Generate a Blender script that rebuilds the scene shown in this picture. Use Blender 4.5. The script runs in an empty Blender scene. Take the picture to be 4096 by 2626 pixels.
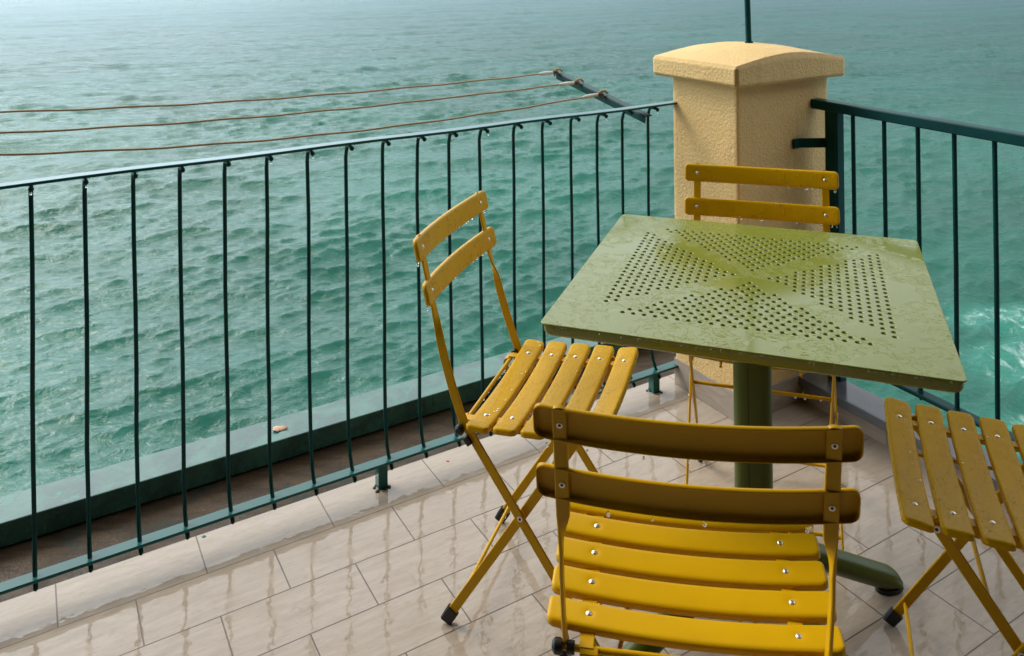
import bpy, bmesh, math, random
import numpy as np
from mathutils import Vector, Matrix, geometry
R = math.radians
random.seed(7)
rng = np.random.default_rng(11)
scn = bpy.context.scene
col = scn.collection

# ------------------------------------------------------------------ camera
cd = bpy.data.cameras.new("camera")
cam = bpy.data.objects.new("camera", cd); col.objects.link(cam)
CH = 1.395
cam.location = (0, 0, CH)
cam.rotation_euler = (R(90), 0.0112, 0)
cd.sensor_width = 36.0
cd.lens = 3352.3 / 4096 * 36.0
cd.shift_x = -(2086.3 - 2048) / 4096
cd.shift_y = -(1313 + 142.0) / 4096
cd.clip_start = 0.05; cd.clip_end = 20000
cd.dof.use_dof = True
cd.dof.focus_distance = 1.75
cd.dof.aperture_fstop = 11.0
scn.camera = cam

# ------------------------------------------------------------------ sky and sun
CLOUD, CLOUD_LOW = (13.2, 13.9, 14.3), (10.6, 13.8, 16.0)
AWN = 0.0      # how far the awning reaches towards the left railing
SUN_EL, SUN_AZ = 42, -58      # azimuth measured from +Y towards +X
w = bpy.data.worlds.new("World"); scn.world = w; w.use_nodes = True
nt = w.node_tree; nt.nodes.clear()
out = nt.nodes.new("ShaderNodeOutputWorld"); bg = nt.nodes.new("ShaderNodeBackground")
sky = nt.nodes.new("ShaderNodeTexSky"); sky.sky_type = 'NISHITA'; sky.sun_disc = False
sky.sun_elevation = R(SUN_EL); sky.sun_rotation = R(SUN_AZ)
sky.air_density = 1.0; sky.dust_density = 6.0; sky.ozone_density = 1.0
hs = nt.nodes.new("ShaderNodeHueSaturation"); hs.inputs["Saturation"].default_value = 0.42
nt.links.new(sky.outputs[0], hs.inputs["Color"])
# broken overcast: a pale cloud sheet over the sky, brighter over the sea to the left, darker to the right
tcw = nt.nodes.new("ShaderNodeTexCoord")
def wmath(op, a, b=None):
    nd = nt.nodes.new("ShaderNodeMath"); nd.operation = op
    for i, v in enumerate((a, b)):
        if v is None: continue
        if isinstance(v, bpy.types.NodeSocket): nt.links.new(v, nd.inputs[i])
        else: nd.inputs[i].default_value = v
    return nd.outputs[0]
dotn = nt.nodes.new("ShaderNodeVectorMath"); dotn.operation = 'DOT_PRODUCT'
nt.links.new(tcw.outputs["Generated"], dotn.inputs[0]); dotn.inputs[1].default_value = (-0.80, 0.60, 0.0)
cn = nt.nodes.new("ShaderNodeTexNoise"); cn.inputs["Scale"].default_value = 2.6; cn.inputs["Detail"].default_value = 4
nt.links.new(tcw.outputs["Generated"], cn.inputs["Vector"])
gw = wmath('ADD', wmath('MULTIPLY', wmath('POWER', wmath('ABSOLUTE', dotn.outputs["Value"]), 1.5), 0.78), 0.43)
gw = wmath('ADD', gw, wmath('MULTIPLY', wmath('POWER', wmath('MAXIMUM', dotn.outputs["Value"], 0.0), 3.0), 0.62))
neg = wmath('MAXIMUM', wmath('MULTIPLY', dotn.outputs["Value"], -1.0), 0.0)
gw = wmath('ADD', gw, wmath('MULTIPLY', wmath('MULTIPLY', neg, neg), 0.40))
cl = wmath('MULTIPLY', gw, wmath('ADD', wmath('MULTIPLY', cn.outputs[0], 0.7), 0.65))
sx_ = nt.nodes.new("ShaderNodeSeparateXYZ"); nt.links.new(tcw.outputs["Generated"], sx_.inputs[0])
lo = nt.nodes.new("ShaderNodeMapRange"); lo.interpolation_type = 'SMOOTHSTEP'; nt.links.new(sx_.outputs[2], lo.inputs[0])
lo.inputs[1].default_value = 0.0; lo.inputs[2].default_value = 0.32; lo.inputs[3].default_value = 0.38; lo.inputs[4].default_value = 1.08
cl = wmath('MULTIPLY', cl, lo.outputs[0])          # rain curtain: the cloud sheet is darker towards the horizon
cc = nt.nodes.new("ShaderNodeVectorMath"); cc.operation = 'SCALE'
cm = nt.nodes.new("ShaderNodeMix"); cm.data_type = 'RGBA'; cm.inputs[6].default_value = (*CLOUD_LOW, 1); cm.inputs[7].default_value = (*CLOUD, 1)
cr = nt.nodes.new("ShaderNodeMapRange"); nt.links.new(sx_.outputs[2], cr.inputs[0]); cr.inputs[1].default_value = 0.05; cr.inputs[2].default_value = 0.5
nt.links.new(cr.outputs[0], cm.inputs[0]); nt.links.new(cm.outputs[2], cc.inputs[0]); nt.links.new(cl, cc.inputs["Scale"])
mxw = nt.nodes.new("ShaderNodeMix"); mxw.data_type = 'RGBA'; mxw.inputs[0].default_value = 0.85
nt.links.new(hs.outputs[0], mxw.inputs[6]); nt.links.new(cc.outputs[0], mxw.inputs[7])
nt.links.new(mxw.outputs[2], bg.inputs[0]); bg.inputs[1].default_value = 0.12
nt.links.new(bg.outputs[0], out.inputs[0])
sd = bpy.data.lights.new("sun", 'SUN'); sd.energy = 1.5; sd.angle = R(22); sd.color = (1.0, 0.93, 0.82)
so = bpy.data.objects.new("sun", sd); col.objects.link(so)
az, el = R(SUN_AZ), R(SUN_EL)
tosun = Vector((math.sin(az)*math.cos(el), math.cos(az)*math.cos(el), math.sin(el)))
so.rotation_euler = (-tosun).to_track_quat('-Z', 'Y').to_euler()
so.location = (-3, 2, 6)
scn.view_settings.view_transform = 'Standard'; scn.view_settings.look = 'None'
scn.view_settings.exposure = 0.50; scn.view_settings.gamma = 1.0
scn.cycles.max_bounces = 8; scn.cycles.glossy_bounces = 4; scn.cycles.transmission_bounces = 6

# ------------------------------------------------------------------ the terrace frame
TH = 0.5383
T = Vector((math.cos(TH), math.sin(TH), 0)); N = Vector((math.sin(TH), -math.cos(TH), 0))
O = Vector((0.343, 2.578, 0))
def F(a, n, z=0.0): return O + T*a + N*n + Vector((0, 0, z))      # a along left railing, n towards the viewer
PA, PN, PB, PT = 0.235, 0.196, 0.290, 0.407                       # pillar near corner and side lengths

# ------------------------------------------------------------------ tagging and linking
def tag(o, label=None, cat=None, group=None, kind=None):
    if label: o['label'] = label
    if cat: o['category'] = cat
    if group: o['group'] = group
    if kind: o['kind'] = kind
    return o
def thing(name, label, cat, loc=(0, 0, 0), rz=0.0, group=None):
    o = bpy.data.objects.new(name, None); col.objects.link(o)
    o.empty_display_size = 0.05
    o.location = loc; o.rotation_euler = (0, 0, rz)
    return tag(o, label, cat, group)
def link(name, verts, faces, mat, parent=None, smooth=False, angle=40):
    me = bpy.data.meshes.new(name); me.from_pydata([tuple(v) for v in verts], [], faces); me.validate()
    if smooth:
        me.polygons.foreach_set("use_smooth", [True]*len(me.polygons))
        try: me.set_sharp_from_angle(angle=R(angle))
        except Exception: pass
    me.materials.append(mat)
    o = bpy.data.objects.new(name, me); col.objects.link(o)
    if parent: o.parent = parent
    return o
class MB:
    def __init__(s): s.v = []; s.f = []
    def add(s, vs, fs):
        k = len(s.v); s.v += [Vector(v) for v in vs]; s.f += [tuple(i+k for i in f) for f in fs]
    def box(s, c, h, M=None, bev=0.0):
        bm = bmesh.new(); bmesh.ops.create_cube(bm, size=2)
        for v in bm.verts: v.co = Vector((v.co.x*h[0], v.co.y*h[1], v.co.z*h[2]))
        if bev: bmesh.ops.bevel(bm, geom=list(bm.edges), offset=bev, segments=2, profile=0.6, affect='EDGES')
        bm.verts.index_update()
        vs = []
        for v in bm.verts:
            p = v.co.copy()
            if M is not None: p = M @ p
            vs.append(p + Vector(c))
        s.add(vs, [[v.index for v in f.verts] for f in bm.faces]); bm.free()
    def sweep(s, pts, prof, ups, cap=True):
        # prof: list of (w, t); ups: width direction per point
        n = len(pts); m = len(prof); vs = []
        for i, p in enumerate(pts):
            p = Vector(p)
            d = (Vector(pts[min(i+1, n-1)]) - Vector(pts[max(i-1, 0)])).normalized()
            up = Vector(ups[i] if isinstance(ups, list) else ups)
            up = (up - d*up.dot(d)).normalized(); q = d.cross(up)
            for a, b in prof: vs.append(p + up*a + q*b)
        fs = [[i*m+j, i*m+(j+1) % m, (i+1)*m+(j+1) % m, (i+1)*m+j] for i in range(n-1) for j in range(m)]
        if cap: fs += [list(range(m))[::-1], [(n-1)*m+j for j in range(m)]]
        s.add(vs, fs)
    def tube(s, pts, r, k=12, up=(0.13, 0.27, 0.95), cap=True):
        rs = r if isinstance(r, list) else [r]*len(pts)
        n = len(pts); base = len(s.v); vs = []
        for i, p in enumerate(pts):
            d = (Vector(pts[min(i+1, n-1)]) - Vector(pts[max(i-1, 0)])).normalized()
            u = Vector(up); u = (u - d*u.dot(d))
            if u.length < 1e-3: u = Vector((1, 0, 0)) - d*d.x
            u.normalize(); q = d.cross(u)
            for j in range(k):
                a = 2*math.pi*j/k; vs.append(Vector(p) + (u*math.cos(a) + q*math.sin(a))*rs[i])
        fs = [[i*k+j, i*k+(j+1) % k, (i+1)*k+(j+1) % k, (i+1)*k+j] for i in range(n-1) for j in range(k)]
        if cap: fs += [list(range(k))[::-1], [(n-1)*k+j for j in range(k)]]
        s.add(vs, fs)
    def ball(s, c, r, sx=1, sy=1, sz=1, seg=8, rings=6, M=None):
        bm = bmesh.new(); bmesh.ops.create_uvsphere(bm, u_segments=seg, v_segments=rings, radius=r)
        bm.verts.index_update(); vs = []
        for v in bm.verts:
            p = Vector((v.co.x*sx, v.co.y*sy, v.co.z*sz))
            if M is not None: p = M @ p
            vs.append(p + Vector(c))
        s.add(vs, [[v.index for v in f.verts] for f in bm.faces]); bm.free()
    def build(s, name, mat, parent=None, smooth=True, angle=40):
        return link(name, s.v, s.f, mat, parent, smooth, angle)
def rect(wd, th, c=0.0012):
    a, b = wd/2, th/2
    return [(a-c, -b), (a, -b+c), (a, b-c), (a-c, b), (-a+c, b), (-a, b-c), (-a, -b+c), (-a+c, -b)]
MT = Matrix((T, N, Vector((0, 0, 1)))).transposed()                # local a,n,z to world directions

# ------------------------------------------------------------------ materials
def mat(name):
    m = bpy.data.materials.new(name); m.use_nodes = True
    return m, m.node_tree, m.node_tree.nodes["Principled BSDF"]
class NB:
    def __init__(s, t): s.t = t
    def n(s, ty, **kw):
        nd = s.t.nodes.new(ty)
        for k, v in kw.items():
            if k.startswith("i_"):
                key = k[2:]; key = int(key) if key.isdigit() else key.replace("_", " ")
                if isinstance(v, bpy.types.NodeSocket): s.t.links.new(v, nd.inputs[key])
                else: nd.inputs[key].default_value = v
            else: setattr(nd, k, v)
        return nd
    def math(s, op, a, b=None, c=None, clamp=False):
        nd = s.t.nodes.new("ShaderNodeMath"); nd.operation = op; nd.use_clamp = clamp
        for i, v in enumerate((a, b, c)):
            if v is None: continue
            if isinstance(v, bpy.types.NodeSocket): s.t.links.new(v, nd.inputs[i])
            else: nd.inputs[i].default_value = v
        return nd.outputs[0]
    def ramp(s, f, a, b, smooth=True):
        nd = s.t.nodes.new("ShaderNodeMapRange"); nd.interpolation_type = 'SMOOTHSTEP' if smooth else 'LINEAR'
        s.t.links.new(f, nd.inputs[0]); nd.inputs[1].default_value = a; nd.inputs[2].default_value = b
        return nd.outputs[0]
    def mix(s, f, a, b):
        nd = s.t.nodes.new("ShaderNodeMix"); nd.data_type = 'RGBA'
        for i, v in ((0, f), (6, a), (7, b)):
            if isinstance(v, bpy.types.NodeSocket): s.t.links.new(v, nd.inputs[i])
            else: nd.inputs[i].default_value = v if i == 0 else (*v, 1)[:4]
        return nd.outputs[2]
    def mixf(s, f, a, b):
        nd = s.t.nodes.new("ShaderNodeMix"); nd.data_type = 'FLOAT'
        for i, v in ((0, f), (2, a), (3, b)):
            if isinstance(v, bpy.types.NodeSocket): s.t.links.new(v, nd.inputs[i])
            else: nd.inputs[i].default_value = v
        return nd.outputs[0]
    def noise(s, vec, scale, detail=3, rough=0.55, dist=0.0):
        return s.n("ShaderNodeTexNoise", i_Vector=vec, i_Scale=scale, i_Detail=detail, i_Roughness=rough, i_Distortion=dist).outputs[0]
    def mapping(s, vec, scale=(1, 1, 1), rot=(0, 0, 0), loc=(0, 0, 0)):
        return s.n("ShaderNodeMapping", i_Vector=vec, i_Scale=scale, i_Rotation=rot, i_Location=loc).outputs[0]
    def bump(s, h, strength, dist, prev=None):
        nd = s.n("ShaderNodeBump", i_Height=h, i_Strength=strength, i_Distance=dist)
        if prev: s.t.links.new(prev, nd.inputs["Normal"])
        return nd.outputs[0]
def setp(t, p, **kw):
    for k, v in kw.items():
        k = k.replace("_", " ")
        if isinstance(v, bpy.types.NodeSocket): t.links.new(v, p.inputs[k])
        else: p.inputs[k].default_value = (*v, 1) if isinstance(v, tuple) and len(v) == 3 else v

def painted(name, c, c2=None, rough=0.35, wet='none', chips=None, coat=0.0, spec=0.28):
    m, t, p = mat(name); b = NB(t)
    tc = b.n("ShaderNodeTexCoord"); o = tc.outputs["Object"]
    nz = b.noise(o, 9, 3)
    base = b.mix(b.ramp(nz, 0.3, 0.7), c, c2 or tuple(x*0.86 for x in c))
    if chips:
        ch = b.noise(o, 55, 4, 0.7)
        base = b.mix(b.ramp(ch, 0.70, 0.74), base, chips)
    fine = b.noise(o, 260, 2)
    nrm = b.bump(fine, 0.12, 0.0008)
    r = rough
    if wet == 'sheet':       # thin water film broken up into rivulets running the length of a slat
        ow = b.mapping(o, (0.6, 1.3, 1.0))
        n1 = b.noise(ow, 60, 4, 0.6, 0.8)
        film = b.ramp(n1, 0.50, 0.53)
        n2 = b.noise(ow, 13, 2)
        film2 = b.math('MULTIPLY', film, b.ramp(n2, 0.40, 0.52))
        nrm = b.bump(film2, 0.30, 0.0010, nrm)
        vo = b.n('ShaderNodeTexVoronoi', i_Vector=o, i_Scale=150.0)
        sel = b.n('ShaderNodeSeparateColor'); t.links.new(vo.outputs['Color'], sel.inputs[0])
        dr = b.math('MAXIMUM', b.math('SUBTRACT', b.math('MULTIPLY', sel.outputs[0], 0.4), vo.outputs['Distance']), 0.0)
        nrm = b.bump(dr, 0.5, 0.006, nrm)
        r = b.mixf(film2, rough, 0.22)
        base = b.mix(b.math('MULTIPLY', film2, 0.10), base, tuple(x*0.72 for x in c))
    elif wet == 'drops':
        vo = b.n("ShaderNodeTexVoronoi", i_Vector=b.mapping(o, (1, 1, 0.6)), i_Scale=95.0)
        vo.inputs["Randomness"].default_value = 1.0
        sel = b.n("ShaderNodeSeparateColor"); t.links.new(vo.outputs["Color"], sel.inputs[0])
        rad = b.math('MULTIPLY', sel.outputs[0], 0.42)
        dr = b.math('SUBTRACT', rad, vo.outputs["Distance"])
        h = b.math('POWER', b.math('MAXIMUM', b.math('MULTIPLY', dr, 3.0), 0.0), 0.5)
        nrm = b.bump(h, 0.5, 0.0014, nrm)
        r = b.mixf(b.ramp(dr, 0.0, 0.03), rough, 0.08)
    setp(t, p, Base_Color=base, Roughness=r, Normal=nrm)
    p.inputs["Specular IOR Level"].default_value = spec
    p.inputs["Coat Weight"].default_value = coat; p.inputs["Coat Roughness"].default_value = 0.08
    return m
YEL = (0.64, 0.350, 0.0005)
M_yel = painted("yellow_paint", YEL, (0.58, 0.315, 0.001), 0.38, spec=0.2)
M_seat = painted("yellow_paint_wet", YEL, (0.58, 0.315, 0.001), 0.32, 'sheet', spec=0.09)
M_seat_dry = painted("yellow_paint_damp", (0.66, 0.368, 0.001), (0.62, 0.34, 0.001), 0.36, spec=0.2)
M_back = painted("yellow_paint_beaded", YEL, (0.58, 0.315, 0.001), 0.34, 'drops')
M_rail = painted("railing_paint_skylit", (0.005, 0.100, 0.092), (0.005, 0.080, 0.076), 0.2, spec=0.4)  # sky light falling on the rails is put into this lighter teal
M_rail2 = painted("railing_paint_dark", (0.003, 0.052, 0.050), (0.003, 0.040, 0.039), 0.38, spec=0.10)
M_bar = painted("baluster_paint", (0.003, 0.050, 0.044), (0.003, 0.036, 0.033), 0.35, spec=0.14)
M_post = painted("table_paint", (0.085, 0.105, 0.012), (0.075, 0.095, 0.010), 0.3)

def simple(name, c, rough=0.5, metal=0.0, scale=40, var=0.25, bump=0.2, bd=0.001):
    m, t, p = mat(name); b = NB(t)
    o = b.n("ShaderNodeTexCoord").outputs["Object"]
    nz = b.noise(o, scale, 4)
    setp(t, p, Base_Color=b.mix(b.ramp(nz, 0.3, 0.7), c, tuple(x*(1-var) for x in c)), Roughness=rough, Metallic=metal,
         Normal=b.bump(nz, bump, bd))
    return m
M_rubber = simple("black_rubber", (0.008, 0.008, 0.009), 0.45, bump=0.3)
M_steel = simple("rivet_steel", (0.86, 0.84, 0.80), 0.42, 1.0, 80, 0.1)
M_hole = simple("rivet_hole_shade", (0.02, 0.018, 0.014), 0.6)  # dark discs painted as the shade inside the hollow rivets
M_rope = simple("rope_fibre", (0.50, 0.33, 0.16), 0.75, scale=300, var=0.5, bump=0.6)
M_sleeve = simple("plastic_sleeve", (0.62, 0.58, 0.50), 0.3, scale=60, var=0.2)
M_knot = simple("rusty_wire", (0.16, 0.10, 0.075), 0.6, 0.3, 200, 0.6)
M_dark = simple("seam_dark", (0.006, 0.010, 0.003), 0.6)
M_leaf = simple("dry_leaf", (0.55, 0.33, 0.20), 0.6, scale=70, var=0.4)
M_red = simple("red_flake", (0.5, 0.03, 0.02), 0.5)
M_flake = simple("green_flake", (0.02, 0.10, 0.11), 0.5)

def m_stucco():
    m, t, p = mat("ochre_stucco"); b = NB(t)
    o = b.n("ShaderNodeTexCoord").outputs["Object"]
    n1 = b.noise(o, 190, 5, 0.62, 0.4); n2 = b.noise(o, 5, 3); n3 = b.noise(o, 85, 4, 0.6)
    vo = b.n("ShaderNodeTexVoronoi", i_Vector=o, i_Scale=130.0, feature='SMOOTH_F1')
    c = b.mix(b.ramp(n2, 0.3, 0.72), (0.72, 0.50, 0.215), (0.67, 0.45, 0.185))
    c = b.mix(b.ramp(b.noise(o, 190, 3), 0.52, 0.72), c, (0.58, 0.375, 0.145))
    stk = b.noise(b.mapping(o, (1, 1, 0.12)), 26, 4, 0.6)
    c = b.mix(b.math('MULTIPLY', b.ramp(stk, 0.56, 0.72), 0.28), c, (0.46, 0.30, 0.13))
    h = b.math('ADD', b.math('MULTIPLY', n1, 1.0), b.math('MULTIPLY', vo.outputs[0], 0.8))
    h = b.math('ADD', h, b.math('MULTIPLY', n3, 0.8))
    setp(t, p, Base_Color=c, Roughness=0.72, Normal=b.bump(h, 0.80, 0.0027))
    p.inputs["Specular IOR Level"].default_value = 0.35
    return m
M_stucco = m_stucco()

def m_tiles():
    m, t, p = mat("wet_travertine_tiles"); b = NB(t)
    o = b.n("ShaderNodeTexCoord").outputs["Object"]       # object x along tiles, y across
    br = b.n("ShaderNodeTexBrick", i_Vector=b.mapping(o, (1, 1, 1), (0, 0, 0), (0.0, 0.0, 0.0)), i_Scale=1.0,
             i_Mortar_Size=0.0017, i_Mortar_Smooth=0.25, i_Bias=0.0, i_Brick_Width=0.3015, i_Row_Height=0.149,
             offset=0.5, offset_frequency=2, squash=1.0)
    br.inputs["Color1"].default_value = (0, 0, 0, 1); br.inputs["Color2"].default_value = (1, 1, 1, 1); br.inputs["Mortar"].default_value = (0.5, 0.5, 0.5, 1)
    tv = b.n("ShaderNodeSeparateColor"); t.links.new(br.outputs["Color"], tv.inputs[0])
    # veins run mostly along x, tilted a little, shifted per tile
    off = b.n("ShaderNodeCombineXYZ"); t.links.new(b.math('MULTIPLY', tv.outputs[0], 7.3), off.inputs[0]); t.links.new(b.math('MULTIPLY', tv.outputs[0], 3.1), off.inputs[2])
    vv = b.n("ShaderNodeVectorMath", operation='ADD', i_0=o, i_1=off.outputs[0]).outputs[0]
    st = b.mapping(vv, (1.0, 6.0, 1.0), (0, 0, R(28)))
    v1 = b.noise(st, 9, 6, 0.68, 0.5); v2 = b.noise(st, 34, 5, 0.7, 0.4); v3 = b.noise(o, 420, 3, 0.7); v4 = b.noise(o, 3.2, 3)
    c = b.mix(b.ramp(v1, 0.32, 0.68), (0.35, 0.285, 0.222), (0.42, 0.352, 0.285))
    c = b.mix(b.math('MULTIPLY', b.ramp(v2, 0.54, 0.74), 0.55), c, (0.205, 0.172, 0.150))
    c = b.mix(b.math('MULTIPLY', b.ramp(v4, 0.4, 0.7), 0.25), c, (0.34, 0.27, 0.19))
    c = b.mix(b.math('MULTIPLY', tv.outputs[0], 0.12), c, (0.24, 0.20, 0.165))
    c = b.mix(b.ramp(v3, 0.735, 0.78), c, (0.07, 0.05, 0.04))
    grout = b.ramp(br.outputs["Fac"], 0.15, 0.8)
    c = b.mix(grout, c, (0.115, 0.078, 0.055))
    # water film: level almost everywhere, gently uneven, missing in patches
    dry = b.ramp(b.noise(o, 5.5, 4, 0.6, 0.5), 0.55, 0.60)
    rgh = b.mixf(dry, 0.035, 0.15)
    c = b.mix(b.math("MULTIPLY", b.ramp(b.noise(o, 11, 5, 0.7, 0.8), 0.60, 0.72), 0.30), c, (0.20, 0.145, 0.095))
    rgh = b.mixf(grout, rgh, 0.3)
    und = b.noise(o, 20, 2, 0.5); und2 = b.noise(o, 60, 2, 0.5)
    nrm = b.bump(und, 0.055, 0.02)
    nrm = b.bump(und2, 0.05, 0.004, nrm)
    nrm2 = b.bump(b.math('MULTIPLY', grout, -1.0), 0.5, 0.0015, nrm)
    setp(t, p, Base_Color=c, Roughness=rgh, Normal=nrm2)
    p.inputs["IOR"].default_value = 1.45
    return m
M_tiles = m_tiles()
def m_skirt(name, c1, c2, rough=0.35):
    m, t, p = mat(name); b = NB(t)
    o = b.n("ShaderNodeTexCoord").outputs["Object"]
    st = b.mapping(o, (1.2, 1.2, 7.0), (0, 0, 0)); v1 = b.noise(st, 10, 6, 0.7, 0.5); v3 = b.noise(o, 300, 3, 0.7)
    c = b.mix(b.ramp(v1, 0.3, 0.7), c1, c2); c = b.mix(b.ramp(v3, 0.68, 0.75), c, tuple(x*0.4 for x in c1))
    setp(t, p, Base_Color=c, Roughness=rough, Normal=b.bump(v3, 0.2, 0.0006)); return m
M_skirt = m_skirt("skirting_tile", (0.40, 0.33, 0.26), (0.30, 0.245, 0.20))
M_slate = m_skirt("grey_coping_stone", (0.115, 0.118, 0.135), (0.085, 0.088, 0.10), 0.12)

def m_ledge():
    m, t, p = mat("weathered_green_ledge"); b = NB(t)
    o = b.n("ShaderNodeTexCoord").outputs["Object"]
    n1 = b.noise(o, 7, 5, 0.65, 0.8); n2 = b.noise(o, 30, 5, 0.7); n3 = b.noise(b.mapping(o, (1, 1, 0.25)), 45, 4, 0.7)
    c = b.mix(b.ramp(n1, 0.35, 0.62), (0.030, 0.085, 0.072), (0.050, 0.150, 0.120))
    c = b.mix(b.ramp(n2, 0.57, 0.68), c, (0.035, 0.20, 0.15))
    n4 = b.noise(o, 120, 4, 0.7); c = b.mix(b.ramp(n4, 0.70, 0.73), c, (0.30, 0.26, 0.19))
    c = b.mix(b.math('MULTIPLY', b.ramp(n3, 0.62, 0.70), 0.7), c, (0.055, 0.040, 0.032))
    setp(t, p, Base_Color=c, Roughness=b.mixf(b.ramp(n2, 0.4, 0.6), 0.16, 0.32), Normal=b.bump(n2, 0.25, 0.0012)); return m
M_ledge = m_ledge()
def m_dirt():
    m, t, p = mat("wet_brown_screed"); b = NB(t)
    o = b.n("ShaderNodeTexCoord").outputs["Object"]
    n1 = b.noise(b.mapping(o, (0.4, 1.6, 1)), 14, 6, 0.7, 0.6); n2 = b.noise(o, 80, 5, 0.7); n3 = b.noise(o, 6, 3)
    c = b.mix(b.ramp(n1, 0.35, 0.65), (0.032, 0.021, 0.011), (0.068, 0.043, 0.023))
    c = b.mix(b.ramp(n2, 0.64, 0.70), c, (0.19, 0.11, 0.055))
    c = b.mix(b.ramp(n3, 0.60, 0.68), c, (0.028, 0.030, 0.022))
    setp(t, p, Base_Color=c, Roughness=b.mixf(b.ramp(n3, 0.4, 0.6), 0.35, 0.6), Normal=b.bump(n2, 0.6, 0.004)); p.inputs['Specular IOR Level'].default_value = 0.2; return m
M_dirt = m_dirt()

def m_tabletop():
    m, t, p = mat("olive_tabletop_wet"); b = NB(t)
    o = b.n("ShaderNodeTexCoord").outputs["Object"]
    g = (0.188, 0.214, 0.026)
    nz = b.noise(o, 6, 3)
    base = b.mix(b.ramp(nz, 0.3, 0.7), g, tuple(x*0.92 for x in g))
    warp = b.n("ShaderNodeTexNoise", i_Vector=o, i_Scale=30.0, i_Detail=3.0)
    ov = b.n("ShaderNodeVectorMath", operation='MULTIPLY_ADD', i_0=warp.outputs[1], i_1=(0.02, 0.02, 0.0), i_2=o).outputs[0]
    n1 = b.noise(b.mapping(ov, (1, 1, 1), (0, 0, R(20))), 42, 4, 0.62, 0.7)
    lace = b.ramp(n1, 0.475, 0.515)
    n2 = b.noise(o, 6.0, 3, 0.5)
    pud = b.ramp(n2, 0.50, 0.56)                   # large level puddles
    film = b.math('MAXIMUM', lace, pud)
    fine = b.noise(o, 150, 3, 0.6)
    hb = b.math('ADD', film, b.math('MULTIPLY', fine, b.math('MULTIPLY', b.math('SUBTRACT', 1.0, film), 0.12)))
    nrm = b.bump(hb, 0.34, 0.0018)
    # rings from rain drops in the far left corner
    dv = b.n("ShaderNodeVectorMath", operation='DISTANCE', i_0=o, i_1=(-0.245, 0.315, 0.0)).outputs["Value"]
    ring = b.math('SINE', b.math('MULTIPLY', dv, 900.0))
    fall = b.math('SUBTRACT', 1.0, b.ramp(dv, 0.02, 0.11))
    nrm = b.bump(b.math('MULTIPLY', ring, fall), 0.30, 0.0007, nrm)
    setp(t, p, Base_Color=b.mix(b.math('MULTIPLY', film, 0.08), base, tuple(x*0.75 for x in g)), Roughness=b.mixf(film, 0.22, 0.11), Normal=nrm)
    p.inputs["IOR"].default_value = 1.5
    return m
M_top = m_tabletop()

def m_sea(foams):
    m, t, p = mat("sea_water"); b = NB(t)
    g = b.n("ShaderNodeNewGeometry"); o = g.outputs["Position"]
    n0 = b.noise(o, 0.035, 3); n1 = b.noise(b.mapping(o, (1, 1, 1), (0, 0, R(25))), 0.25, 3)
    c = b.mix(b.ramp(n0, 0.35, 0.65), (0.002, 0.070, 0.044), (0.003, 0.100, 0.066))
    c = b.mix(b.math('MULTIPLY', b.ramp(n1, 0.4, 0.7), 0.5), c, (0.004, 0.095, 0.063))
    # ripples too small to build, rougher reflection where they shrink with distance
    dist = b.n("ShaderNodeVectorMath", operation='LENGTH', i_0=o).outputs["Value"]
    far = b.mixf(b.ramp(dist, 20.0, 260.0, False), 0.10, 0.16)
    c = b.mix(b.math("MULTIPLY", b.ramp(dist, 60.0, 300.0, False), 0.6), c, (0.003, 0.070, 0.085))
    f = None
    for (x, y, rx, ry) in foams:
        d = b.n("ShaderNodeVectorMath", operation='LENGTH', i_0=b.mapping(o, (1/rx, 1/ry, 0), (0, 0, 0), (-x/rx, -y/ry, 0))).outputs["Value"]
        k = b.math('SUBTRACT', 1.0, b.ramp(d, 0.25, 1.0))
        f = k if f is None else b.math('MAXIMUM', f, k)
    fn = b.noise(b.mapping(o, (1.6, 1, 1), (0, 0, R(-20))), 1.15, 9, 0.74, 0.5)
    fm = b.math('MULTIPLY', b.ramp(b.math('ADD', fn, b.math('MULTIPLY', f, 0.16)), 0.62, 0.84), b.math('MINIMUM', b.math('MULTIPLY', f, 2.2), 1.0))
    wc = b.ramp(b.math('ADD', b.noise(b.mapping(o, (0.6, 1.6, 1), (0, 0, R(12))), 0.55, 6, 0.7, 0.6), b.math('MULTIPLY', b.noise(o, 0.05, 1), 0.18)), 0.845, 0.90)
    fm = b.math('MAXIMUM', fm, b.math('MULTIPLY', wc, 0.8))
    c2 = b.mix(b.math('MULTIPLY', b.ramp(f, 0.0, 0.9), 0.38), c, (0.035, 0.26, 0.19))
    fm = b.math('MULTIPLY', fm, 0.48)
    c2 = b.mix(fm, c2, (0.72, 0.82, 0.80))
    r1 = b.noise(b.mapping(o, (1, 1.5, 1), (0, 0, R(15))), 2.6, 5, 0.62, 0.4)
    r2 = b.noise(b.mapping(o, (0.55, 1.5, 1), (0, 0, R(14))), 0.62, 6, 0.66, 0.3)
    nrm = b.bump(r2, b.ramp(dist, 25.0, 110.0, False), 0.85)
    nrm = b.bump(r1, 0.42, 0.27, nrm)
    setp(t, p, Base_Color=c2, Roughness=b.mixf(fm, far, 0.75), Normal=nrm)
    p.inputs["IOR"].default_value = 1.34
    t.links.new(b.mixf(b.ramp(dist, 30.0, 220.0, False), 0.5, 0.22), p.inputs["Specular IOR Level"])
    return m
M_glass, tg, pg = mat("rain_water")
pg.inputs["Base Color"].default_value = (1, 1, 1, 1); pg.inputs["Transmission Weight"].default_value = 1.0
pg.inputs["Roughness"].default_value = 0.0; pg.inputs["IOR"].default_value = 1.33
M_house = simple("darkened_plaster", (0.035, 0.027, 0.02), 0.85, scale=30, var=0.15, bump=0.4, bd=0.003)  # darkened so the unseen house walls throw little light back
M_roof = simple("awning_cloth", (0.02, 0.025, 0.022), 0.7, scale=20, var=0.3)

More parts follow.
